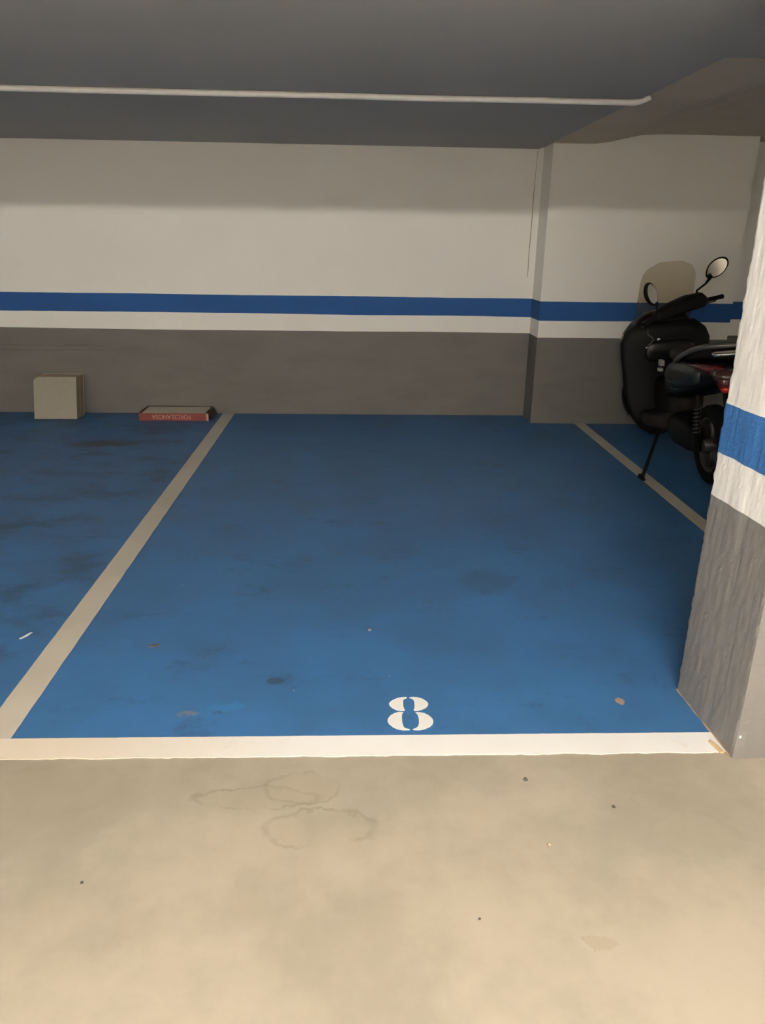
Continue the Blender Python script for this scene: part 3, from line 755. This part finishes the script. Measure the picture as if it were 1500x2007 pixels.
# rear mudguard and blank plate carrier
bm = bmesh.new()
rings = []
for y, z, wd in ((-0.30, 0.69, 0.08), (-0.37, 0.58, 0.085), (-0.42, 0.46, 0.08), (-0.45, 0.36, 0.07)):
    rings.append([Vector((-wd, y, z)), Vector((wd, y, z)), Vector((wd, y + 0.02, z)), Vector((-wd, y + 0.02, z))])
loft(bm, rings); obj('rear_mudguard', bm, 'black_plastic', sc, bevel=0.003).location = TAIL

# rear shock absorbers
for s in (-1, 1):
    bm = bmesh.new(); tube(bm, [(s * 0.135, -0.04, 0.29), (s * 0.135, -0.03, 0.46), (s * 0.13, -0.01, 0.66)], [0.02, 0.014, 0.014], 10)
    sh = obj('shock_absorber', bm, 'black_plastic', sc, smooth=True)
    bm = bmesh.new(); pts = []
    for i in range(85):
        t = i / 84; a = t * 2 * math.pi * 7
        pts.append((s * 0.134 + 0.025 * math.cos(a), -0.034 + 0.015 * t + 0.025 * math.sin(a), 0.38 + 0.19 * t))
    tube(bm, pts, 0.0045, 6); obj('spring', bm, 'alloy', sh, smooth=True)

# handlebar, mirrors, levers, windscreen
bm = bmesh.new()
loft(bm, [[Vector((x, 1.10 + dy + hd * sup(2 * math.pi * i / 16, 2.8)[0], z + hh * sup(2 * math.pi * i / 16, 2.8)[1])) for i in range(16)]
          for x, dy, hd, z, hh in ((-0.17, -0.01, 0.025, 1.11, 0.02), (-0.14, 0, 0.045, 1.11, 0.045), (-0.03, 0.01, 0.065, 1.12, 0.06), (0.09, 0.02, 0.075, 1.12, 0.06), (0.21, 0.01, 0.07, 1.12, 0.068), (0.34, 0, 0.06, 1.105, 0.066), (0.39, -0.01, 0.03, 1.09, 0.03))])
steered(bm); hb = obj('handlebar_cover', bm, 'black_plastic', sc, smooth=True)
for s in (-1, 1):
    bx, gz = (0.17, 1.085) if s > 0 else (0.08, 1.12)
    bm = bmesh.new(); tube(bm, [(bx + s * 0.23, 1.09, gz), (bx + s * 0.245, 1.09, gz), (bx + s * 0.36, 1.065, gz - 0.012), (bx + s * 0.385, 1.06, gz - 0.014)], [0.024, 0.018, 0.018, 0.02], 12)
    steered(bm); obj('grip', bm, 'rubber', sc, smooth=True)
    bm = bmesh.new(); tube(bm, catmull([(bx + s * 0.20, 1.13, gz - 0.02), (bx + s * 0.26, 1.145, gz - 0.035), (bx + s * 0.34, 1.13, gz - 0.045), (bx + s * 0.37, 1.12, gz - 0.045)], 4), 0.006, 8)
    steered(bm); obj('brake_lever', bm, 'alloy', sc, smooth=True)
    # mirror: stem, teardrop shell, glass
    mc = Vector((0.57, 1.10, 1.305)) if s > 0 else Vector((-0.20, 1.06, 1.315))
    foot = Vector((0.34, 1.12, 1.15)) if s > 0 else Vector((-0.13, 1.10, 1.13))
    ang = R(34) if s > 0 else R(180 - 66)
    ux, uz = Vector((math.cos(ang), 0, math.sin(ang))), Vector((-math.sin(ang), 0, math.cos(ang)))
    if s < 0: uz = -uz
    end = mc - ux * 0.085
    bm = bmesh.new(); tube(bm, [foot, foot + Vector((0, 0, 0.035)), foot.lerp(end, 0.6), end], [0.016, 0.009, 0.009, 0.016], 10)
    steered(bm); st = obj('mirror', bm, 'black_plastic', sc, smooth=True)
    turn = Matrix.Translation(mc) @ Matrix.Rotation(R(-45 if s > 0 else 14), 4, 'Z') @ Matrix.Translation(-mc)
    def oval(k, y, cen=mc):
        out = []
        for i in range(28):
            t = 2 * math.pi * i / 28; a, b = math.cos(t), math.sin(t)
            taper = 1.0 if a > 0 else 1.0 - 0.25 * a * a
            out.append(cen + ux * (0.104 * a * k) + uz * (0.068 * b * k * taper) + Vector((0, y, 0)))
        return out
    bm = bmesh.new(); loft(bm, [oval(0.97, -0.006), oval(1.0, 0.0), oval(0.97, 0.018), oval(0.75, 0.034), oval(0.3, 0.04)])
    bmesh.ops.transform(bm, matrix=turn, verts=bm.verts[:]); steered(bm); obj('mirror_shell', bm, 'black_plastic', st, smooth=True)
    bm = bmesh.new(); loft(bm, [oval(0.86, -0.009), oval(0.86, -0.004)])
    bmesh.ops.transform(bm, matrix=turn, verts=bm.verts[:]); steered(bm); obj('mirror_glass', bm, 'mirror', st)

bm = bmesh.new(); nu, nv = 14, 12; gf = []; gb = []
for j in range(nv + 1):
    t = j / nv; z = 1.00 + 0.50 * t; hwid = 0.235 * (1 - 0.10 * t) * (1 if t < 0.72 else math.sqrt(max(0.0, 1 - ((t - 0.72) / 0.285) ** 2)) * 0.6 + 0.4 if t < 1.0 else 0.45)
    y = 1.40 - 0.20 * t; rf = []; rb = []
    for i in range(nu + 1):
        u = -1 + 2 * i / nu; yy = y - 0.09 * u * u
        rf.append(bm.verts.new((u * hwid, yy, z))); rb.append(bm.verts.new((u * hwid, yy + 0.004, z + 0.001)))
    gf.append(rf); gb.append(rb)
for j in range(nv):
    for i in range(nu):
        bm.faces.new((gf[j][i], gf[j][i + 1], gf[j + 1][i + 1], gf[j + 1][i])); bm.faces.new((gb[j][i], gb[j + 1][i], gb[j + 1][i + 1], gb[j][i + 1]))
for j in range(nv):
    for i in (0, nu): bm.faces.new((gf[j][i], gf[j + 1][i], gb[j + 1][i], gb[j][i]))
for i in range(nu):
    for j in (0, nv): bm.faces.new((gf[j][i], gf[j][i + 1], gb[j][i + 1], gb[j][i]))
o = obj('windscreen', bm, 'screen', sc); o['label'] = 'clear yellowed windscreen'
bm = bmesh.new()
loft(bm, [ring_xz(0, 1.20, 1.035, 0.15, 0.03, 2.6, 20), ring_xz(0, 1.24, 1.06, 0.17, 0.05, 2.4, 20), ring_xz(0, 1.31, 1.07, 0.17, 0.05, 2.4, 20), ring_xz(0, 1.36, 1.06, 0.13, 0.035, 2.4, 20)])
obj('instrument_pod', bm, 'gloss_black', sc, smooth=True)

# side stand (built to meet the floor under the leaning scooter)
bm = bmesh.new()
inv = (Matrix.Translation(SC_LOC) @ Matrix.Rotation(R(SC_HEAD), 4, 'Z') @ Matrix.Rotation(R(SC_LEAN), 4, 'Y')).inverted()
foot = inv @ Vector((2.112, 5.215, 0.012))
tube(bm, [(-0.21, 0.58, 0.27), foot.lerp(Vector((-0.21, 0.58, 0.27)), 0.5), foot], [0.014, 0.013, 0.014], 10)
tube(bm, [foot + Vector((0, -0.045, 0)), foot + Vector((0, 0.045, 0))], [0.012, 0.022], 10)
obj('side_stand', bm, 'black_plastic', sc, smooth=True)
